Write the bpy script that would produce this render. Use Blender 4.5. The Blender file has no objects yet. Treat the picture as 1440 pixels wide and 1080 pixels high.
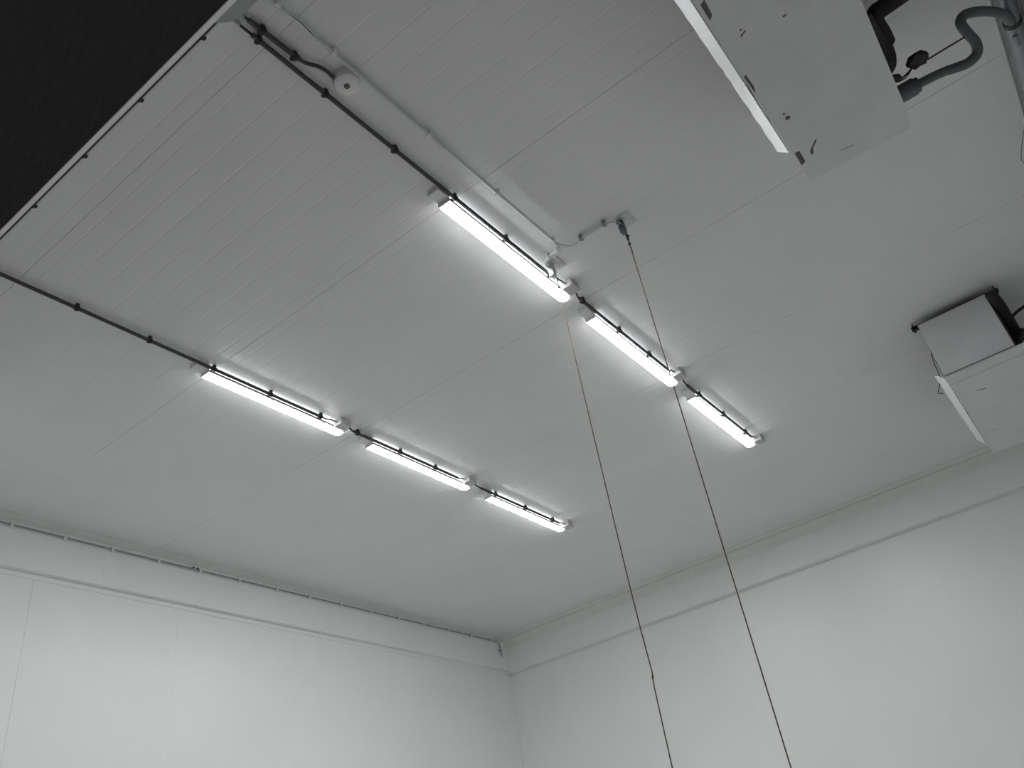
import bpy, bmesh, math, random
from mathutils import Vector, Matrix
random.seed(7)
C = bpy.context.scene.collection
CZ = 1.6          # eye height above the floor; heights below are written from the eye
H = 3.5           # ceiling above the eye

# ------------------------------------------------------------------ materials
def mat(name, col, rough=.5, metal=0., noise=0., nscale=8., bump=0., bscale=60., emit=None, spec=.5):
    m = bpy.data.materials.new(name); m.use_nodes = True
    nt = m.node_tree; b = nt.nodes['Principled BSDF']
    b.inputs['Base Color'].default_value = (*col, 1)
    b.inputs['Roughness'].default_value = rough
    b.inputs['Metallic'].default_value = metal
    b.inputs['Specular IOR Level'].default_value = spec
    tc = nt.nodes.new('ShaderNodeTexCoord')
    if noise:
        n = nt.nodes.new('ShaderNodeTexNoise'); n.inputs['Scale'].default_value = nscale
        n.inputs['Detail'].default_value = 6; n.inputs['Roughness'].default_value = .6
        r = nt.nodes.new('ShaderNodeMapRange')
        r.inputs['From Min'].default_value = .3; r.inputs['From Max'].default_value = .7
        r.inputs['To Min'].default_value = 1 - noise; r.inputs['To Max'].default_value = 1 + noise * .4
        mx = nt.nodes.new('ShaderNodeVectorMath'); mx.operation = 'SCALE'
        mx.inputs[0].default_value = col
        nt.links.new(tc.outputs['Object'], n.inputs['Vector'])
        nt.links.new(n.outputs['Fac'], r.inputs['Value'])
        nt.links.new(r.outputs['Result'], mx.inputs['Scale'])
        nt.links.new(mx.outputs['Vector'], b.inputs['Base Color'])
    if bump:
        n2 = nt.nodes.new('ShaderNodeTexNoise'); n2.inputs['Scale'].default_value = bscale
        n2.inputs['Detail'].default_value = 3
        bp = nt.nodes.new('ShaderNodeBump'); bp.inputs['Strength'].default_value = bump
        bp.inputs['Distance'].default_value = .01
        nt.links.new(tc.outputs['Object'], n2.inputs['Vector'])
        nt.links.new(n2.outputs['Fac'], bp.inputs['Height'])
        nt.links.new(bp.outputs['Normal'], b.inputs['Normal'])
    if emit:
        b.inputs['Emission Color'].default_value = (*emit[0], 1)
        b.inputs['Emission Strength'].default_value = emit[1]
    return m

M = dict(
    ceil=mat('ceiling_panel_paint', (.735, .743, .740), .45, noise=.035, nscale=1.3, bump=.03, bscale=5),
    wall=mat('wall_panel_paint', (.785, .798, .79), .38, noise=.03, nscale=1.1, bump=.04, bscale=4),
    floor=mat('pale_sealed_floor', (.66, .655, .64), .6, noise=.2, nscale=3, bump=.1),
    wallr=mat('dimming_grey_wall', (.50, .505, .51), .45, noise=.05, nscale=2),  # barely seen wall greyed so less light bounces onto the ceiling
    casing=mat('bounce_dark_casing', (.16, .16, .165), .5, metal=.2, noise=.15, nscale=6),  # hidden casing darkened to cut bounce and deepen the ceiling shade beside it
    trim=mat('white_trim', (.66, .67, .65), .45, noise=.06, nscale=5),
    cove=mat('aged_cove_trim', (.69, .70, .67), .5, noise=.05, nscale=7),
    dark=mat('dark_facade_cladding', (.115, .110, .112), .8, noise=.25, nscale=9),
    edge=mat('white_edge_trim', (.93, .93, .94), .35),
    body=mat('light_body_enamel', (.80, .80, .81), .4),
    lens=mat('glowing_diffuser', (.9, .9, .9), .4, emit=((.985, 1.0, .995), 34.)),
    side=mat('halo_glow', (.9, .9, .9), .4, emit=((.97, .98, 1.0), 2.0)),  # added glow standing in for bloom around the lights
    rim=mat('light_rim_enamel', (.42, .42, .45), .5),
    box=mat('grey_white_plastic', (.55, .55, .55), .45),
    boxg=mat('grey_plastic', (.34, .36, .35), .5),
    cond=mat('dark_grey_conduit', (.075, .075, .080), .6, spec=.25),
    clip=mat('black_clip_plastic', (.03, .03, .033), .6, spec=.25),
    wcond=mat('pale_grey_conduit', (.58, .60, .59), .45),
    wclip=mat('pale_clip_plastic', (.75, .75, .74), .45),
    gcond=mat('mid_grey_conduit', (.26, .275, .275), .45),
    sdet=mat('detector_plastic', (.74, .74, .73), .4),
    hole=mat('dark_recess', (.11, .11, .11), .6),
    cooler=mat('painted_cooler_sheet', (.66, .657, .675), .45, noise=.07, nscale=4, bump=.08, bscale=9),
    chip=mat('bare_chipped_steel', (.09, .09, .09), .6),
    lip=mat('white_lip_sheet', (.72, .72, .75), .3, noise=.05, nscale=12, bump=.35, bscale=22),
    rail=mat('dark_steel_rail', (.045, .045, .045), .5, metal=.3),
    fin=mat('coil_fins', (.12, .12, .13), .5, metal=.5),
    rubber=mat('shade_black_insulation', (.014, .013, .016), .75, bump=.4, bscale=80),  # pipe insulation, its black also standing for the unlit side of the coolers
    hose=mat('grey_drain_hose', (.11, .115, .125), .55, bump=.15, bscale=60),
    cable=mat('black_cable', (.02, .02, .022), .5),
    pipe=mat('galvanised_pipe', (.30, .33, .345), .33, metal=.35),
    sw=mat('blue_grey_switch_metal', (.12, .145, .16), .4, metal=.3),
    swp=mat('switch_plate_metal', (.62, .63, .62), .4, metal=.2),
    rope=mat('brown_braided_cord', (.15, .098, .056), .75, noise=.5, nscale=160),
)

# ------------------------------------------------------------------ mesh helpers
class MB:
    def __init__(s): s.bm = bmesh.new(); s.mi = 0
    def _f(s, vs):
        try:
            f = s.bm.faces.new(vs); f.material_index = s.mi; return f
        except ValueError: return None
    def box(s, x0, x1, y0, y1, z0, z1, bev=0., seg=2):
        b = bmesh.new(); bmesh.ops.create_cube(b, size=1)
        for v in b.verts:
            v.co = Vector(((x0+x1)/2 + v.co.x*(x1-x0), (y0+y1)/2 + v.co.y*(y1-y0), (z0+z1)/2 + v.co.z*(z1-z0)))
        if bev: bmesh.ops.bevel(b, geom=b.edges[:], offset=bev, segments=seg, profile=.5, affect='EDGES')
        return s.merge(b)
    def merge(s, b, mtx=None):
        mp = {}
        for v in b.verts: mp[v] = s.bm.verts.new(mtx @ v.co if mtx else v.co)
        for f in b.faces: s._f([mp[v] for v in f.verts])
        b.free(); return s
    def prism(s, pts, axis, a0, a1):
        """closed 2-D outline swept along an axis: x -> pts are (y,z); y -> (x,z); z -> (x,y)"""
        def P(p, a):
            return {'x': (a, p[0], p[1]), 'y': (p[0], a, p[1]), 'z': (p[0], p[1], a)}[axis]
        A = [s.bm.verts.new(P(p, a0)) for p in pts]; B = [s.bm.verts.new(P(p, a1)) for p in pts]
        n = len(pts)
        for i in range(n): s._f([A[i], A[(i+1) % n], B[(i+1) % n], B[i]])
        s._f(A[::-1]); s._f(B); return s
    def tube(s, pts, r, n=12, smooth=0, caps=True):
        P = [Vector(p) for p in pts]
        R = list(r) if isinstance(r, (list, tuple)) else [r]*len(P)
        if smooth:
            Q = []; S = []
            for i in range(len(P)-1):
                p0 = P[max(i-1, 0)]; p1 = P[i]; p2 = P[i+1]; p3 = P[min(i+2, len(P)-1)]
                for k in range(smooth):
                    t = k/smooth
                    Q.append(.5*((2*p1)+(p2-p0)*t+(2*p0-5*p1+4*p2-p3)*t*t+(3*p1-p0-3*p2+p3)*t**3))
                    S.append(R[i]+(R[i+1]-R[i])*t)
            Q.append(P[-1]); S.append(R[-1]); P, R = Q, S
        T = []
        for i in range(len(P)):
            a = P[min(i+1, len(P)-1)]-P[max(i-1, 0)]; T.append(a.normalized())
        up = Vector((0, 0, 1)) if abs(T[0].z) < .9 else Vector((1, 0, 0))
        u = T[0].cross(up).normalized(); rings = []
        for i, p in enumerate(P):
            if i:
                q = T[i-1].rotation_difference(T[i]); u = (q @ u).normalized()
            v = T[i].cross(u)
            rings.append([s.bm.verts.new(p + R[i]*(math.cos(2*math.pi*k/n)*u + math.sin(2*math.pi*k/n)*v)) for k in range(n)])
        for i in range(len(rings)-1):
            for k in range(n):
                s._f([rings[i][k], rings[i][(k+1) % n], rings[i+1][(k+1) % n], rings[i+1][k]])
        if caps: s._f(rings[0][::-1]); s._f(rings[-1])
        return s
    def lathe(s, c, prof, axis='z', n=32):
        """prof: (radius, offset along axis)"""
        c = Vector(c); rings = []
        for r, a in prof:
            ring = []
            for k in range(n):
                t = 2*math.pi*k/n; p, q = max(r, 1e-4)*math.cos(t), max(r, 1e-4)*math.sin(t)
                ring.append(s.bm.verts.new(c + Vector({'z': (p, q, a), 'y': (p, a, q), 'x': (a, p, q)}[axis])))
            rings.append(ring)
        for i in range(len(rings)-1):
            for k in range(n): s._f([rings[i][k], rings[i][(k+1) % n], rings[i+1][(k+1) % n], rings[i+1][k]])
        s._f(rings[0][::-1]); s._f(rings[-1]); return s
    def poly(s, pts): s._f([s.bm.verts.new(p) for p in pts]); return s
    def build(s, name, m, parent=None, smooth=False):
        """heights were written from the eye; the mesh is stored relative to its parent's origin"""
        off = Vector((0, 0, CZ))
        base = Vector((0, 0, 0)); q = parent
        while q: base += Vector(q.location); q = q.parent
        bmesh.ops.recalc_face_normals(s.bm, faces=s.bm.faces[:])
        vs = [v.co + off - base for v in s.bm.verts]
        o0 = Vector((0, 0, 0))
        if parent is None or True:      # origin in the middle of the mesh
            lo = Vector([min(v[i] for v in vs) for i in range(3)]); hi = Vector([max(v[i] for v in vs) for i in range(3)])
            o0 = (lo+hi)/2
        for v in s.bm.verts: v.co = v.co + off - base - o0
        me = bpy.data.meshes.new(name); s.bm.to_mesh(me); s.bm.free()
        for mm in (m if isinstance(m, (list, tuple)) else [m]): me.materials.append(mm)
        if smooth:
            for p in me.polygons: p.use_smooth = True
            try: me.set_sharp_from_angle(angle=math.radians(38))
            except Exception: pass
        o = bpy.data.objects.new(name, me); C.objects.link(o)
        o.location = o0
        if parent: o.parent = parent
        return o

def thing(name, label, cat, loc, group=None):
    o = bpy.data.objects.new(name, None); C.objects.link(o); o.empty_display_size = .1
    o.location = (loc[0], loc[1], loc[2]+CZ)
    return tag(o, label, cat, group)
def tag(o, label, cat, group=None):
    o['label'] = label; o['category'] = cat
    if group: o['group'] = group
    return o
def struct(o, label=None):
    o['kind'] = 'structure'
    if label: o['label'] = label
    return o
def copy_thing(root, loc, label, group=None):
    def rec(o, p):
        c = o.copy(); C.objects.link(c); c.parent = p
        for ch in [k for k in bpy.data.objects if k.parent == o and k is not c]: rec(ch, c)
        return c
    r = rec(root, None); r.location = (loc[0], loc[1], loc[2]+CZ)
    r['label'] = label
    if group: r['group'] = group
    return r

# ------------------------------------------------------------------ the setting
X0, X1, YL, YR = 1.184, 9.31, 6.65, -.952     # near edge, far wall, left wall, right wall
FZ = -CZ
# ceiling: panels 1.305 m wide laid across the room, each pressed with nine shallow ribs
prof = [(X0, H)]
joints = [2.745 + 1.305*k for k in range(-1, 6)]
feats = []
for k in range(-2, 6):
    j = 2.745 + 1.305*k
    feats.append((j, 'j'))
    for i in range(9): feats.append((j + .068 + .1442*i, 'r'))
for x, t in sorted(feats):
    if x < X0+.03 or x > X1-.01: continue
    if t == 'r': prof += [(x-.007, H), (x-.002, H+.0011), (x+.002, H+.0011), (x+.007, H)]
    else: prof += [(x-.0022, H), (x-.0012, H+.003), (x+.0012, H+.003), (x+.0022, H)]
prof += [(X1+.16, H), (X1+.16, H+.12), (X0, H+.12)]
b = MB(); b.prism(prof, 'y', YR-.1, YL+.12)
struct(b.build('ceiling', M['ceil']), 'grey white ribbed panel ceiling')

def groove_wall(name, axis, front, back, a0, a1, z0, z1, joints, m, deep=.003, w=.0025):
    pts = [(a0, front)]
    sg = 1 if back > front else -1
    for j in joints:
        ww, dd = (w, deep) if abs(j-3.035) < .01 else (w*.6, deep*.35)
        pts += [(j-ww, front), (j-ww*.4, front+sg*dd), (j+ww*.4, front+sg*dd), (j+ww, front)]
    pts += [(a1, front), (a1, back), (a0, back)]
    if axis == 'y': pts = [(p[1], p[0]) for p in pts]
    b = MB(); b.prism(pts, 'z', z0, z1); return struct(b.build(name, m))
D = .055
lj = [1.70, 3.035, 4.357, 5.70, 7.06, 8.395]
groove_wall('wall_left', 'x', YL+D, YL+.12, X0, X1+.12, FZ, 3.018, lj, M['wall'])
groove_wall('wall_left', 'x', YL+D-.002, YL+.12, X0, X1+.12, 3.0195, 3.10, [], M['wall'])
groove_wall('wall_left', 'x', YL, YL+.12, X0, X1+.12, 3.066, H, [3.574], M['wall'], .003, .002)
rj = [-.1, 1.22, 2.54, 3.86, 5.2, 6.55]
groove_wall('wall_back', 'y', X1+.10, X1+.16, YR-.1, YL+.06, FZ, 3.10, [6.59, 5.2, 3.86, 2.54, 1.22, -.1][::-1], M['wall'], .004, .003)
groove_wall('wall_back', 'y', X1, X1+.12, YR-.1, YL, 3.036, H, [1.88], M['wall'], .003, .002)
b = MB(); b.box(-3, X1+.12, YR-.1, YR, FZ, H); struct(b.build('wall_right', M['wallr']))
b = MB(); b.box(X0-.02, X0+.10, 4.9, YL+.12, FZ, H); struct(b.build('wall_front', M['wall']))
b = MB(); b.box(-3, X1+.12, -1.1, YL+3, FZ-.1, FZ); struct(b.build('floor', M['floor']))
# corner profiles
b = MB(); b.prism([(YL, H), (YL-.028, H), (YL-.028, H-.006), (YL-.006, H-.022), (YL-.006, H-.055), (YL, H-.057)], 'x', X0, X1)
struct(b.build('trim_1', M['trim']))
b = MB(); b.prism([(X1, H), (X1-.105, H), (X1-.105, H-.004), (X1-.062, H-.028), (X1-.062, H-.046), (X1, H-.148)], 'y', YR, YL)
struct(b.build('trim_2', M['cove']))
b = MB(); b.prism([(YR, H), (YR+.03, H), (YR+.03, H-.006), (YR+.006, H-.02), (YR+.006, H-.05), (YR, H-.05)], 'x', X0, X1)
struct(b.build('trim_3', M['trim']))
# dark facade above the opening the photographer looks through, with its white lower edge
HZ = 3.40; HX = .3415*HZ
b = MB(); b.box(HX, HX+.012, YR-1.5, 9.0, HZ+.004, 9.5); struct(b.build('wall_outside', M['dark']))
b = MB(); b.box(HX-.001, HX+.022, YR, 4.9, HZ, HZ+.010, .001); b.box(HX+.012, HX+.022, YR, 4.9, HZ+.010, H+.05)
struct(b.build('trim_4', M['edge']), 'white metal edge along the bottom of the dark facade')

# ------------------------------------------------------------------ ceiling lights
def clip_mb(b, x, y, z, r, axis='x', face=H, side=1):
    """a saddle: screw post up to the surface and a collar round the tube"""
    w = .011
    if axis == 'x':
        b.tube([(x-w, y, z), (x+w, y, z)], r*1.45, 12)
        b.box(x-.010, x+.010, y-.012, y+.012, z+r*.6, face, .002, 1)
        b.box(x-.008, x+.008, y+side*r*1.2, y+side*(r*1.2+.009), z-.007, z+.006, .001, 1)
    else:
        b.tube([(x, y-w, z), (x, y+w, z)], r*1.45, 12)
        b.box(x-.012, x+.012, y-.010, y+.010, z+r*.6, face, .002, 1)
        b.box(x+side*r*1.2, x+side*(r*1.2+.009), y-.008, y+.008, z-.007, z+.006, .001, 1)
    return b

def make_light(x, y, label):
    L = 1.31; ZB = 3.450
    t = thing('ceiling_light', label, 'ceiling light', (x+L/2, y, H), 'lit batten lights in two rows on the ceiling')
    # tray: back plate, shallow wiring end and two lower rims; side glow is added to imitate bloom
    b = MB(); b.box(x, x+.092, y-.039, y+.039, 3.470, H, .003, 1); b.build('wiring_end', M['body'], t)
    arc = [(x+L-.047+.046*math.sin(q), y+.039*(.20+.80*math.cos(q))) for q in [i*math.pi/2/8 for i in range(9)]]
    b = MB(); b.prism([(x+.092, y+.039)] + arc + [(p[0], 2*y-p[1]) for p in arc[::-1]] + [(x+.092, y-.039)], 'z', ZB, 3.472)
    b.box(x+.092, x+L-.035, y-.036, y+.036, 3.472, H); b.build('housing', M['rim'], t)
    b = MB(); b.box(x+.094, x+L-.040, y-.0375, y+.0375, 3.4725, 3.4935); b.build('halo_strip', M['side'], t)  # added emitter, throws a tight halo onto the ceiling
    b = MB(); xs, xe = x+.095, x+L
    sec = [(-.0365, 0), (-.036, -.003), (.036, -.003), (.0365, 0)]
    rings = []
    st = [(xs, 1, 1), (xs+.004, 1, 1)] + [(xe-.045+.045*math.sin(a), .20+.80*math.cos(a), .35+.65*math.cos(a)) for a in [i*math.pi/2/8 for i in range(9)]]
    for px, sy, sz in st:
        rings.append([b.bm.verts.new((px, y+p*sy, ZB-.0005+q*sz)) for p, q in sec])
    for i in range(len(rings)-1):
        for k in range(len(sec)-1): b._f([rings[i][k], rings[i][k+1], rings[i+1][k+1], rings[i+1][k]])
        b._f([rings[i][-1], rings[i][0], rings[i+1][0], rings[i+1][-1]])
    b._f(rings[0]); b._f(rings[-1][::-1])
    d = b.build('diffuser', M['lens'], t); d['label'] = 'glowing white diffuser'
    b = MB(); b.box(x+.088, x+.097, y-.0405, y+.0405, ZB-.004, H, .001, 1)
    b.build('end_cap', M['body'], t)
    for q in (.22, .62, 1.02):
        b = MB(); b.box(x+q-.012, x+q+.012, y-.0425, y-.038, ZB-.004, ZB+.012, .001, 1); b.build('clasp', M['box'], t)
    return t
def make_box(x, y, label):
    t = thing('ceiling_junction_box', label, 'junction box', (x+.05, y, H), 'pale junction boxes beside the lights')
    b = MB(); b.box(x, x+.098, y-.04, y+.04, 3.468, H+.002, .006); b.build('box_base', M['box'], t)
    b = MB(); b.box(x-.002, x+.10, y-.043, y+.043, 3.446, 3.470, .006)
    for sx in (.012, .086):
        for sy in (-.03, .03): b.lathe((x+sx, y+sy, 3.4445), [(.004, 0), (.004, .004)], n=10)
    b.build('box_lid', M['box'], t)
    for sx, nm in ((-.0005, 0), (.0985, 1)):
        b = MB(); b.tube([(x+sx-(.016 if nm == 0 else -.001), y+.012, 3.478), (x+sx+(.001 if nm == 0 else .016), y+.012, 3.478)], .010, 10)
        b.build('cable_gland', M['box'], t, True)
    return t

xs_l = [(2.600, 3.912), (4.115, 5.43), (5.630, 6.965)]
Y1, Y2 = 1.912, 4.046
rowname = ['row nearer the ceiling cooling units', 'row nearer the left wall']
posn = [['longest looking, at the near end of the', 'middle one of the', 'farthest one of the']]*2
lab = [['glowing batten light on the ceiling with the pull switch at its far end',
        'glowing batten light, middle of the row that passes the hanging cords',
        'glowing batten light, last before the far wall in the row that passes the cords'],
       ['glowing batten light at the near end of the row nearer the left wall',
        'glowing batten light, middle of the row nearer the left wall',
        'glowing batten light at the far end of the row nearer the left wall']]
blab = [['pale junction box at the end of the light beside the pull switch',
         'pale junction box behind the hanging cord, between second and third light of that row',
         'pale junction box closing the far end of the conduit row that passes the cords'],
        ['pale junction box after the first light of the row nearer the left wall',
         'pale junction box between the two farther lights of the row nearer the left wall',
         'pale junction box at the far end of the row nearer the left wall']]
bx = [3.795, 5.305, 6.870]
for r, (yy) in enumerate((Y1, Y2)):
    for i in range(3):
        make_light(xs_l[i][0], yy, lab[r][i])
        make_box(bx[i], yy-.083, blab[r][i])

# ------------------------------------------------------------------ conduits on the ceiling
CLX = [1.30, 1.774, 2.245, 2.717, 3.183, 3.646, 4.023, 4.498, 4.93, 5.76, 6.225, 6.684]
clab = [['dark grey conduit from the grey box at the dark facade to the pull switch light',
         'dark grey conduit along the middle light of the row that passes the cords',
         'dark grey conduit along the farthest light of the row that passes the cords'],
        ['long dark grey conduit from the dark facade to the first light near the left wall',
         'dark grey conduit along the middle light near the left wall',
         'dark grey conduit along the farthest light near the left wall']]
def conduit(name, label, pts, r, m, cat='conduit', smooth=0, n=12):
    t = thing(name, label, cat, pts[0])
    b = MB(); b.tube(pts, r, n, smooth); b.build('tube', m, t, True)
    return t
ZC, RC = 3.470, .0115
for r, (yy, yb) in enumerate(((1.852, Y1-.071), (3.984, Y2-.071))):
    starts = [1.35 if r == 0 else 1.20, 3.985, 5.545]; ends = [3.66, 5.215, 6.79]
    for i in range(3):
        t = thing('conduit', clab[r][i], 'conduit', (starts[i], yy, ZC), 'dark conduit runs along the lights')
        b = MB(); b.tube([(starts[i], yy, ZC), (ends[i], yy, ZC)], RC, 14); b.build('tube', M['cond'], t, True)
        b = MB()
        b.tube([(ends[i]-.02, yy, ZC), (ends[i]+.03, yy, ZC), (bx[i]-.05, yb, 3.478), (bx[i]-.012, yb, 3.478)], .0055, 10, 5)
        b.build('cable_tail', M['cable'], t, True)
        if i:
            b = MB(); b.tube([(bx[i-1]+.112, yb, 3.478), (bx[i-1]+.135, yb, 3.476), (starts[i]-.02, yy, ZC), (starts[i]+.02, yy, ZC)], .0065, 10, 5)
            b.build('cable_tail', M['cable'], t, True)
        elif r == 0:
            b = MB(); b.tube([(1.262, yy+.003, ZC+.004), (1.32, yy, ZC), (1.37, yy, ZC)], .0065, 10, 4)
            b.build('cable_tail', M['cable'], t, True)
        for x in CLX:
            if r == 0 and x == 1.30: x = 1.385
            if starts[i]-.01 <= x <= ends[i]+.02:
                b = MB(); clip_mb(b, x, yy, ZC, RC); b.build('pipe_clip', M['clip'], t, True)

# short dark conduit to the smoke detector
t = thing('conduit', 'short dark conduit curving to the round smoke detector', 'conduit', (1.30, 1.806, ZC))
b = MB(); b.tube([(1.295, 1.806, ZC), (1.40, 1.804, ZC), (1.52, 1.800, ZC), (1.57, 1.797, ZC)], .0125, 14, 4); b.build('tube', M['cond'], t, True)
b = MB(); b.tube([(1.55, 1.799, ZC), (1.60, 1.792, ZC), (1.645, 1.768, ZC), (1.69, 1.757, ZC), (1.74, 1.760, ZC+.004), (1.79, 1.765, ZC+.008)], .0095, 12, 6)
b.build('flexible_end', M['cond'], t, True)
b = MB(); b.tube([(1.255, 1.812, ZC+.005), (1.31, 1.806, ZC)], .007, 10); b.build('cable_tail', M['cable'], t, True)
for x in (1.365, 1.545):
    b = MB(); clip_mb(b, x, 1.803, ZC, .0125); b.build('pipe_clip', M['clip'], t, True)

# conduit along the facade, on the ceiling
t = thing('conduit', 'thin dark conduit along the inner side of the white facade edge', 'conduit', (1.205, 2.6, 3.47))
b = MB(); b.tube([(1.2135, 1.92, 3.482), (1.2135, 4.85, 3.482)], .0085, 10); b.build('tube', M['cond'], t, True)
for y in (2.02, 2.485, 2.95, 3.41, 3.87):
    b = MB(); clip_mb(b, 1.2135, y, 3.482, .0085, 'y', H); b.build('pipe_clip', M['clip'], t, True)
# grey box at the facade
t = thing('ceiling_junction_box', 'grey green box on the ceiling against the dark facade where dark conduits start', 'junction box', (1.20, 1.81, H))
b = MB(); b.prism([(1.188, 1.935), (1.188, 1.62), (1.262, 1.62), (1.262, 1.825), (1.245, 1.868), (1.215, 1.905)], 'z', 3.462, H+.002); b.build('box_base', M['boxg'], t)
b = MB(); b.box(1.192, 1.256, 1.66, 1.83, 3.450, 3.463, .003); b.build('box_lid', M['boxg'], t)
for y in (1.812, 1.853):
    b = MB(); b.tube([(1.258, y, 3.476), (1.285, y, 3.476)], .0105, 10); b.build('cable_gland', M['boxg'], t, True)

# smoke detector
t = thing('smoke_detector', 'round white smoke detector beside the dark conduit', 'smoke detector', (1.80, 1.745, H))
c = (1.803, 1.737, H)
b = MB(); b.lathe(c, [(.070, 0), (.070, -.012), (.066, -.018)], n=40); b.build('base', M['sdet'], t, True)
b = MB(); b.lathe(c, [(.064, -.0182), (.064, -.030), (.058, -.041), (.044, -.047), (.024, -.050), (.014, -.050), (.014, -.054), (.002, -.054)], n=40)
b.build('cover', M['sdet'], t, True)
b = MB(); b.lathe(c, [(.0145, -.0541), (.0125, -.058), (.002, -.059)], n=20)
q = b.build('sensor_eye', M['hole'], t, True); q['label'] = 'dark centre spot'

# pale conduit to the pull switches
ZW = 3.474; RW = .0095
t = thing('conduit', 'pale grey conduit running beside the first light row to the pull switches', 'conduit', (1.25, 1.665, ZW))
b = MB(); b.tube([(1.20, 1.672, ZW), (1.385, 1.667, ZW)], .0115, 14); b.tube([(1.560, 1.664, ZW), (3.43, 1.660, ZW)], RW, 14); b.build('tube', M['wcond'], t, True)
b = MB(); b.tube([(1.375, 1.664, ZW), (1.41, 1.652, ZW), (1.45, 1.646, ZW), (1.51, 1.652, ZW), (1.57, 1.665, ZW)], .0062, 10, 6)
b.build('flexible_piece', M['wcond'], t, True)
b = MB(); b.tube([(1.375, 1.668, ZW), (1.41, 1.659, ZW-.002), (1.45, 1.654, ZW-.003), (1.51, 1.660, ZW-.002), (1.57, 1.668, ZW)], .0022, 8, 6)
b.build('cable', M['cable'], t, True)
for x in (1.335, 1.655, 2.30, 2.868, 3.405):
    b = MB(); clip_mb(b, x, 1.661, ZW, RW); b.build('pipe_clip', M['wclip'], t, True)
# branch to switch 2
t = thing('conduit', 'short pale conduit crossing to the free standing pull switch', 'conduit', (3.515, 1.45, ZW))
b = MB(); b.tube([(3.517, 1.535, ZW), (3.520, 1.350, ZW)], .0105, 14); b.build('tube', M['wcond'], t, True)
b = MB(); b.tube([(3.42, 1.660, ZW), (3.46, 1.650, ZW), (3.51, 1.62, ZW-.004), (3.53, 1.58, ZW-.004), (3.518, 1.53, ZW)], .0048, 10, 6)
b.build('cable', M['wcond'], t, True); b = MB()
b.tube([(3.520, 1.355, ZW), (3.53, 1.325, ZW-.004), (3.555, 1.295, ZW-.006), (3.575, 1.282, ZW-.012)], .0048, 10, 6)
b.build('cable', M['wcond'], t, True)
for y in (1.528, 1.362):
    b = MB(); clip_mb(b, 3.518, y, ZW, .0105, 'y', H, 1); b.build('pipe_clip', M['gcond'], t, True)
# branch to switch 1
t = thing('conduit', 'stubby pale conduit beside the first light feeding its pull switch', 'conduit', (3.50, 1.74, ZW))
b = MB(); b.tube([(3.502, 1.695, ZW), (3.505, 1.775, ZW)], .0105, 14); b.build('tube', M['wcond'], t, True)
b = MB(); b.tube([(3.42, 1.661, ZW-.002), (3.465, 1.664, ZW-.004), (3.495, 1.68, ZW), (3.502, 1.70, ZW)], .0048, 10, 6)
b.build('cable', M['wcond'], t, True); b = MB()
b.tube([(3.505, 1.77, ZW), (3.515, 1.803, ZW-.01), (3.545, 1.815, ZW-.02), (3.575, 1.800, ZW-.03)], .0048, 10, 6)
b.build('cable', M['wcond'], t, True)
for y in (1.700, 1.772):
    b = MB(); clip_mb(b, 3.503, y, ZW, .0105, 'y', H, 1); b.build('pipe_clip', M['wclip'], t, True)

# ------------------------------------------------------------------ pull switches and cords
def make_switch(x, y, label, pm, bmt):
    """x, y: where the cord leaves the lever"""
    t = thing('pull_switch', label, 'pull switch', (x, y, H), 'ceiling pull switches')
    b = MB(); b.box(x-.085, x+.030, y-.075, y+.008, 3.493, H, .002, 1)
    for sx, sy in ((.012, -.060), (.012, -.030), (-.020, -.062)): b.lathe((x+sx, y+sy, 3.489), [(.005, 0), (.005, .004)], n=10)
    b.build('mounting_plate', pm, t)
    b = MB(); b.box(x-.062, x-.022, y-.018, y+.014, 3.400, 3.4935, .005)
    b.box(x-.066, x-.018, y-.020, y+.016, 3.436, 3.444, .001, 1)
    b.build('switch_body', bmt, t, True)
    b = MB(); b.tube([(x-.080, y+.004, 3.470), (x-.058, y+.004, 3.470)], .0135, 12); b.tube([(x-.088, y+.004, 3.470), (x-.078, y+.004, 3.470)], .009, 12)
    b.build('cable_gland', M['gcond'] if bmt is M['sw'] else M['box'], t, True)
    b = MB(); b.tube([(x-.024, y-.002, 3.412), (x-.002, y-.002, 3.408), (x+.012, y-.004, 3.416)], .0065, 10)
    b.tube([(x, y, 3.412), (x, y, 3.372)], [.009, .006], 10); b.lathe((x-.024, y-.002, 3.412), [(.011, -.004), (.011, .004)], n=14)
    b.build('lever', M['clip'] if bmt is M['sw'] else M['gcond'], t, True)
    return t
def make_cord(x, y, label, pts):
    t = thing('hanging_rope', label, 'rope', (x, y, 3.38), 'pull ropes')
    b = MB(); b.tube(pts, .0030, 8, 3); b.build('braid', M['rope'], t, True)
    b = MB(); b.lathe((x, y, 3.342), [(.003, -.010), (.008, -.006), (.009, 0), (.007, .007), (.003, .011)], n=10)
    b.tube([(x, y, 3.372), (x+.010, y, 3.357), (x+.003, y, 3.340)], .0025, 8, 4); b.build('knot', M['cable'], t, True)
    b = MB(); b.tube([(x+.002, y, 3.338), (x+.012, y+.002, 3.315), (x+.021, y+.003, 3.285)], .0022, 8, 3); b.build('loose_end', M['rope'], t, True)
    b = MB(); zz = pts[-1][2]; b.lathe((pts[-1][0], pts[-1][1], zz), [(.004, .03), (.016, .018), (.018, 0), (.014, -.02), (.004, -.028)], n=16)
    b.build('handle', M['clip'], t, True)
    return t
SX1, SY1 = 3.640, 1.812
SX2, SY2 = 3.640, 1.290
make_switch(SX1, SY1, 'grey pull switch on the ceiling touching the first light', M['box'], M['box'])
make_switch(SX2, SY2, 'blue grey pull switch alone on the bare ceiling', M['swp'], M['sw'])
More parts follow.
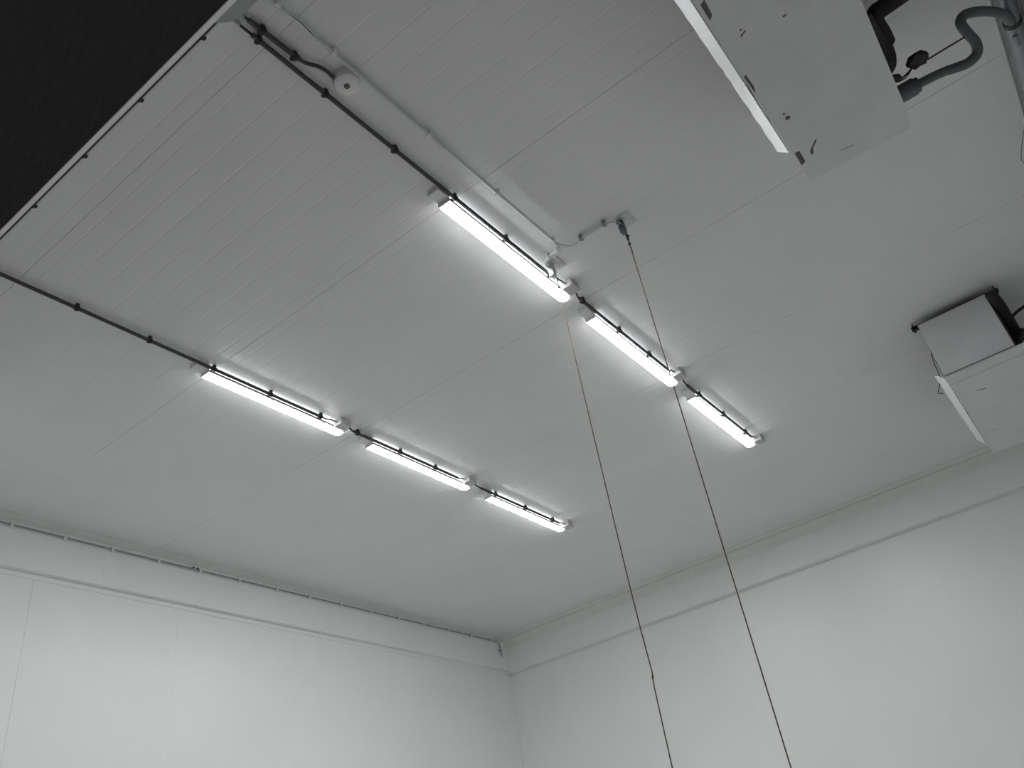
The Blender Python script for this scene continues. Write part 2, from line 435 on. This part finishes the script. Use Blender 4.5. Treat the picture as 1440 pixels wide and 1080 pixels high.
make_cord(SX1, SY1, 'brown rope hanging from the switch at the first light, left of the two',
          [(SX1, SY1, 3.375), (SX1+.001, SY1, 2.4), (SX1+.003, SY1-.004, 1.35), (SX1+.012, SY1-.010, .96), (SX1+.006, SY1-.006, .90), (SX1+.002, SY1, .2), (SX1, SY1, -.35)])
make_cord(SX2, SY2, 'brown rope hanging from the blue grey switch, right of the two',
          [(SX2, SY2, 3.375), (SX2+.008, SY2+.001, 2.6), (SX2+.012, SY2+.002, 1.9), (SX2+.010, SY2+.002, 1.2), (SX2+.002, SY2, .4), (SX2-.004, SY2, -.35)])

# ------------------------------------------------------------------ thin conduit high on the left wall
t = thing('conduit', 'thin grey conduit with pale clips high along the left wall', 'conduit', (2.6, YL-.02, 3.4))
zc = 3.402; yc = YL-.020
b = MB(); b.tube([(1.25, yc, zc), (4.40, yc, zc-.004), (9.06, yc, zc+.018), (9.125, yc, zc+.016), (9.14, yc, zc-.01), (9.145, yc, 3.33), (9.165, yc, 3.23)], .0075, 10)
b.build('tube', M['gcond'], t, True)
def wall_clip(x, z):
    b = MB(); b.tube([(x-.012, yc, z), (x+.012, yc, z)], .0125, 10)
    b.box(x-.010, x+.010, yc, YL, z-.018, z+.028, .002, 1); return b.build('pipe_clip', M['wclip'], t, True)
for x in [2.33, 2.757, 3.195, 3.622, 4.069, 4.509, 4.955, 5.42, 5.855, 6.3, 6.757, 7.21, 7.643, 8.104, 8.552, 8.966]:
    wall_clip(x, zc - .004 + .022*max(0, (x-4.4)/4.6))
b = MB(); b.box(9.128, 9.158, yc-.012, YL, 3.305, 3.325, .002, 1); b.build('pipe_clip', M['gcond'], t, True)
b = MB(); b.box(4.425, 4.440, yc-.012, yc+.018, zc+.004, zc+.016, .002, 1); b.build('connector', M['clip'], t, True); b = MB(); b.box(4.470, 4.485, yc-.012, yc+.018, zc+.004, zc+.016, .002, 1)
q = b.build('connector', M['clip'], t, True)

# ------------------------------------------------------------------ ceiling coolers
def make_cooler(label, loc, chips):
    t = thing('ceiling_cooler', label, 'air cooler', (2.6, 0, H), 'cooling units under the ceiling')
    ZT = 2.9275
    # casing with an open fan side
    b = MB(); b.box(1.800, 3.40, -.235, .225, 2.975, 3.440, .004, 1); b.build('casing', M['casing'], t)
    b = MB(); b.box(1.795, 1.806, -.250, .240, ZT+.020, 3.432, .002, 1); b.box(1.790, 1.850, -.252, .242, 3.432, 3.440, .001, 1)
    b.build('end_panel', M['cooler'], t)
    b = MB(); b.box(1.790, 1.7945, -.262, .236, ZT+.033, ZT+.042); b.build('gap_shade_strip', M['rail'], t)  # dark strip painting the shaded gap between end panel and tray
    b = MB(); b.box(3.395, 3.402, -.250, .235, ZT+.03, 3.432, .002, 1); b.build('end_panel', M['cooler'], t)
    # finned coil on the wall side
    b = MB()
    for k in range(74): b.box(1.84+k*.0208, 1.844+k*.0208, -.262, -.232, 3.0, 3.42)
    b.build('coil', M['fin'], t)
    # drip tray
    b = MB(); pl = [(1.755, .240), (3.482, .236), (3.515, -.258), (3.392, -.273), (1.755, -.305)]
    b.prism(pl, 'z', ZT, ZT+.014)
    b.prism([(1.755, -.305), (3.392, -.273), (3.392, -.270), (1.755, -.302)], 'z', ZT+.014, ZT+.030)
    b.prism([(1.755, .240), (3.482, .236), (3.482, .233), (1.755, .237)], 'z', ZT+.014, ZT+.04)
    b.box(1.755, 1.758, -.300, .238, ZT+.012, ZT+.018)
    # fold near the end
    b.box(1.884, 1.887, -.30, .238, ZT-.003, ZT+.001)
    b.mi = 1
    zc = ZT-.0014
    for pts in chips: b.prism(pts, 'z', zc, ZT+.001)
    b.build('drip_tray', [M['cooler'], M['chip']], t)
    # slanting lip on the fan side with an uneven top
    b = MB(); n = 40; lo = []; up = []; lo2 = []; up2 = []
    for k in range(n+1):
        x = 1.765 + (3.225-1.765)*k/n
        j = .010*math.sin(k*1.7)*random.random() + .006*random.random()
        yb = .243 + .006*k/n; yt = .298 - .004*k/n - abs(j)*.6 + .003; zt = 3.002 - abs(j)
        if k == 0: yt -= .03; zt -= .035
        lo.append((x, yb, ZT+.004)); up.append((x+.03*(k/n), yt, zt)); lo2.append((x, yb-.004, ZT+.010)); up2.append((x+.03*(k/n), yt-.004, zt+.004))
    V = [[b.bm.verts.new(p) for p in L] for L in (lo, up, up2, lo2)]
    for k in range(n):
        for i in range(4):
            A, B = V[i], V[(i+1) % 4]; b._f([A[k], A[k+1], B[k+1], B[k]])
    b._f([V[i][0] for i in range(4)]); b._f([V[i][n] for i in (3, 2, 1, 0)])
    b.build('lip', M['lip'], t)['label'] = 'bright uneven lip'
    # fans on the side that blows into the room
    for fx in (2.18, 2.98):
        b = MB(); b.lathe((fx, .2245, 3.20), [(.190, .0), (.205, .004), (.205, .020), (.185, .024), (.180, .0)], 'y', 40); g = b.build('fan_ring', M['cooler'], t, True)
        b = MB(); b.lathe((fx, .228, 3.20), [(.045, 0), (.045, .012), (.035, .018)], 'y', 20)
        for k in range(5):
            a = 2*math.pi*k/5; u = Vector((math.cos(a), 0, math.sin(a))); w = Vector((-math.sin(a), 0, math.cos(a))); o = Vector((fx, .234, 3.20))
            pts = [o+u*.04-w*.02+Vector((0, -.004, 0)), o+u*.165-w*.05+Vector((0, -.005, 0)), o+u*.17+w*.05+Vector((0, .006, 0)), o+u*.04+w*.02+Vector((0, .005, 0))]
            b.poly(pts); b.poly([p+Vector((0, .002, 0)) for p in pts][::-1])
        b.build('fan_blades', M['fin'], g)
        b = MB()
        for rr in (.05, .08, .11, .14, .17):
            b.tube([(fx+rr*math.cos(a), .252, 3.20+rr*math.sin(a)) for a in [2*math.pi*k/32 for k in range(33)]], .0014, 5)
        for k in range(6):
            a = math.pi*k/6; b.tube([(fx-.195*math.cos(a), .252, 3.2-.195*math.sin(a)), (fx+.195*math.cos(a), .252, 3.2+.195*math.sin(a))], .0016, 5)
        b.build('fan_guard', M['rail'], g)
    for rx in (1.845, 3.33):
        b = MB(); b.box(rx-.020, rx+.020, -.345, .292, 3.440, 3.466, .002, 1); b.box(rx-.020, rx-.016, -.345, .292, 3.428, 3.466)
        for yy in (-.325, .275):
            b.tube([(rx, yy, 3.425), (rx, yy, H)], .006, 8); b.lathe((rx, yy, 3.424), [(.011, 0), (.011, .008)], n=6)
        b.build('mounting_rail', M['rail'], t)
    t.location = (loc[0], loc[1], loc[2]+CZ)
    return t
CHIPS = [
    [(3.245, .228), (3.245, .206), (3.335, .208), (3.345, .232)],
    [(3.290, .168), (3.297, .163), (3.245, .118), (3.235, .122)],
    [(3.31, .172), (3.317, .160), (3.285, .150), (3.28, .158)],
    [(3.00, .170), (3.012, .160), (3.026, .166), (3.020, .182), (3.005, .182)],
    [(2.973, .178), (2.980, .170), (2.986, .176), (2.98, .184)],
    [(2.22, .222), (2.21, .200), (2.29, .205), (2.31, .224)],
    [(2.66, .233), (2.655, .222), (2.74, .220), (2.78, .230)],
    [(2.43, .150), (2.437, .140), (2.442, .150)],
    [(2.47, .162), (2.455, .130), (2.45, .134), (2.462, .160)],
    [(2.50, -.01), (2.505, -.03), (2.51, -.012)],
    [(3.395, .05), (3.402, .03), (3.410, -.01), (3.404, .02)],
    [(2.05, .03), (2.055, -.02), (2.062, .0)],
]
make_cooler('pale grey cooling unit close overhead at the top, scuffed tray from below', (2.6, 0, H), CHIPS)
make_cooler('pale grey cooling unit farther away, flat end panel showing, near back wall', (2.6+4.41, -.035, H),
            [[(2.14, .11), (2.155, .098), (2.185, .035), (2.17, .05)], [(2.98, .155), (2.99, .150), (3.02, .125), (3.01, .13)]])

# insulated black pipe and cable bundle of the near cooler
tag_z = 3.10
t = thing('insulated_pipe', 'fat black insulated pipe behind the near cooling unit', 'pipe', (2.9, -.33, 3.1))
b = MB(); b.tube([(2.925, YR, 3.12), (2.925, -.60, 3.11), (2.925, -.38, 3.10), (2.930, -.335, 3.10), (2.965, -.318, 3.09), (3.03, -.322, 3.08), (3.09, -.322, 3.07)], .038, 16, 6); b.build('insulation', M['rubber'], t, True)
b = MB(); b.tube([(3.07, -.322, 3.07), (3.14, -.322, 3.06), (3.175, -.305, 3.05), (3.185, -.27, 3.05), (3.185, -.238, 3.05)], .019, 12, 6); b.build('bent_end', M['rubber'], t, True)
t = thing('cable_bundle', 'bundle of thin black cables along the side of the near cooling unit', 'cable', (3.0, -.30, 3.0))
for k in range(5):
    b = MB(); q = k*.009
    b.tube([(2.84, -.292-q*.4, 3.02), (2.95, -.294-q*.5, 3.005+q*.5), (3.04+q*.2, -.292-q*.8, 2.995+q), (3.12, -.288-q*1.2, 2.985+q), (3.19-q*.5, -.283-q*.5, 2.990), (3.215-q, -.25, 3.01)], .0042, 8, 5)
    b.build('cable', M['cable'], t, True)
b = MB(); b.tube([(3.205, -.262, 2.985), (3.225, -.300, 2.985), (3.245, -.297, 2.985)], .015, 10, 3); b.build('plug', M['cable'], t, True)
# drain hose
t = thing('drain_hose', 'bent grey drain hose from the near cooling unit to the wall pipe', 'hose', (3.35, -.33, 3.0))
hp = [(1284, 122.5, 2.995), (1306, 111, 3.01), (1325, 102, 3.02), (1345, 95, 3.03), (1362, 88, 3.05), (1374, 75, 3.07), (1372, 60, 3.10), (1360, 46, 3.13), (1351, 33, 3.16), (1355, 22, 3.19), (1370, 17, 3.22), (1390, 16, 3.27), (1408, 19, 3.33), (1420, 27, 3.40), (1424, 36, 3.43)]
Rm = ((0.6041370044249988, -0.7832848334514547, -0.1465719944918403), (0.3687708661807298, 0.43785760377313865, -0.8199321722400942), (0.7064180972630183, 0.4412998850022195, 0.5533786076063336))
F = 1179.8657
def on_z(px, py, z):
    v = (px-720, py-540, F); d = [sum(Rm[i][k]*v[i] for i in range(3)) for k in range(3)]
    return tuple(c*z/d[2] for c in d)
b = MB(); A, B, E2 = on_z(1258, 137.5, 2.985), on_z(1286, 121.5, 2.995), on_z(1291, 119, 2.997)
b.tube([A, B], .042, 20); b.tube([B, E2], .036, 20); b.build('sleeve', M['hose'], t, True)
b = MB(); b.tube([on_z(*p) for p in hp], [.021]*3+[.023]*12, 16, 5); b.build('hose', M['hose'], t, True)
# sensor cable with a taped lump
t = thing('sensor_cable', 'thin black cable with a taped lump beside the grey hose', 'cable', on_z(1290, 85, 3.05))
b = MB(); b.tube([on_z(1257, 116, 3.0), on_z(1266, 112, 3.02), on_z(1278, 101, 3.04), on_z(1290, 88, 3.05), on_z(1305, 83, 3.05), on_z(1330, 68, 3.07), on_z(1357, 52, 3.12)], .0042, 8, 4)
b.tube([on_z(1257, 116, 3.0), on_z(1270, 112, 3.0), on_z(1277, 105, 3.02), on_z(1282, 97, 3.03)], .003, 8, 4)
b.tube([on_z(1257, 116, 3.0), on_z(1262, 124, 2.98)], .003, 8)
b.build('cable', M['cable'], t, True)
bm = bmesh.new(); bmesh.ops.create_icosphere(bm, subdivisions=3, radius=1)
ctr = Vector(on_z(1290, 84, 3.06))
for v in bm.verts:
    n = v.co.normalized(); k = 1 + .16*math.sin(5*n.x+1)*math.cos(6*n.y) + .1*math.sin(9*n.z+2*n.x)
    v.co = ctr + Vector((n.x*.036*k, n.y*.045*k, n.z*.030*k))
b = MB(); b.merge(bm); b.build('taped_joint', M['cable'], t, True)

# pipes along the right wall
t = thing('wall_pipe', 'thick galvanised pipe in the ceiling corner above the right wall', 'pipe', (4, -.905, 3.44))
b = MB(); b.tube([(1.3, -.900, 3.435), (X1, -.900, 3.435)], .038, 20); b.build('tube', M['pipe'], t, True)
for x in (2.2, 3.80, 5.6, 7.4, 9.0):
    b = MB(); b.tube([(x-.014, -.900, 3.435), (x+.014, -.900, 3.435)], .043, 20); b.box(x-.008, x+.008, -.906, -.894, 3.47, H); b.build('pipe_clip', M['rail'], t, True)
b = MB(); b.tube([(3.86, -.885, 3.395), (3.90, -.880, 3.385), (3.93, -.888, 3.400)], .012, 12, 3); b.build('tee_stub', M['pipe'], t, True)
t = thing('conduit', 'thin pale conduit on the ceiling beside the thick corner pipe', 'conduit', (4, -.845, 3.49))
b = MB(); b.tube([(1.3, -.845, 3.490), (X1-.1, -.845, 3.490)], .010, 12); b.build('tube', M['wcond'], t, True)
for x in (2.0, 3.2, 4.9, 6.1, 7.3, 8.5):
    b = MB(); b.box(x-.01, x+.01, -.862, -.828, 3.478, H, .002, 1); b.build('pipe_clip', M['wclip'], t, True)
t = thing('hanging_wire', 'thin dark wire drooping from the ceiling at the right edge', 'wire', on_z(1440, 175, 3.49))
b = MB(); b.tube([on_z(1446, 165, 3.497), on_z(1441, 178, 3.47), on_z(1437.5, 200, 3.42), on_z(1436, 221, 3.37), on_z(1440, 229, 3.36), on_z(1450, 226, 3.40), on_z(1462, 215, 3.497)], .0028, 8, 5)
b.build('wire', M['gcond'], t, True)

# far cooler: pipes on its wall side and a loose cable on its fan side
t = thing('insulated_pipe', 'black insulated pipes behind the far cooling unit', 'pipe', (6.4, -.35, 3.1))
b = MB(); b.tube([on_z(1392, 411, 3.40), on_z(1403, 426, 3.34), on_z(1414, 446, 3.27), on_z(1427, 470, 3.17), on_z(1441, 496, 3.05), on_z(1460, 520, 3.0), on_z(1500, 540, 3.0)], [.030, .040, .046, .050, .052, .05, .05], 16, 5)  # fattened so its black also fills the shaded gap beside the panel
b.build('insulation', M['rubber'], t, True)
b = MB(); b.tube([on_z(1428, 468, 3.12), on_z(1440, 470, 3.12), on_z(1462, 462, 3.12)], .045, 14, 4); b.build('branch', M['rubber'], t, True)
b = MB(); b.tube([on_z(1398, 408, 3.44), on_z(1406, 422, 3.42), on_z(1412, 440, 3.40), on_z(1420, 447, 3.40), on_z(1432, 437, 3.41), on_z(1450, 424, 3.42)], .012, 10, 5)
b.build('copper_line', M['rail'], t, True)
t = thing('sensor_cable', 'thin dark cable hanging beside the far cooling unit', 'cable', on_z(1312, 494, 3.2))
b = MB(); b.tube([on_z(1309, 488, 3.30), on_z(1310.5, 500, 3.24), on_z(1314, 512, 3.18), on_z(1320, 525, 3.10), on_z(1322.5, 535, 3.04), on_z(1320, 548, 3.0), on_z(1320, 553, 3.02), on_z(1326, 553, 3.05)], .0035, 8, 5)
b.build('cable', M['cable'], t, True)

# ------------------------------------------------------------------ world, camera, view
w = bpy.data.worlds.new('World'); bpy.context.scene.world = w; w.use_nodes = True
w.node_tree.nodes['Background'].inputs[0].default_value = (.8, .78, .82, 1)
w.node_tree.nodes['Background'].inputs[1].default_value = .030
cam = bpy.data.cameras.new('camera'); co = bpy.data.objects.new('camera', cam); C.objects.link(co)
cam.sensor_fit = 'HORIZONTAL'; cam.sensor_width = 36; cam.lens = F*36/1440; cam.clip_start = .05; cam.clip_end = 100
R3 = Matrix(((Rm[0][0], -Rm[1][0], -Rm[2][0]), (Rm[0][1], -Rm[1][1], -Rm[2][1]), (Rm[0][2], -Rm[1][2], -Rm[2][2])))
co.matrix_world = Matrix.Translation((0, 0, CZ)) @ R3.to_4x4()
s = bpy.context.scene; s.camera = co
s.view_settings.view_transform = 'Standard'; s.view_settings.look = 'None'
s.view_settings.gamma = 1; s.view_settings.use_curve_mapping = False
s.view_settings.exposure = 1.42
s.cycles.max_bounces = 10; s.cycles.diffuse_bounces = 8
s.cycles.use_denoising = True
s.cycles.sample_clamp_indirect = 6
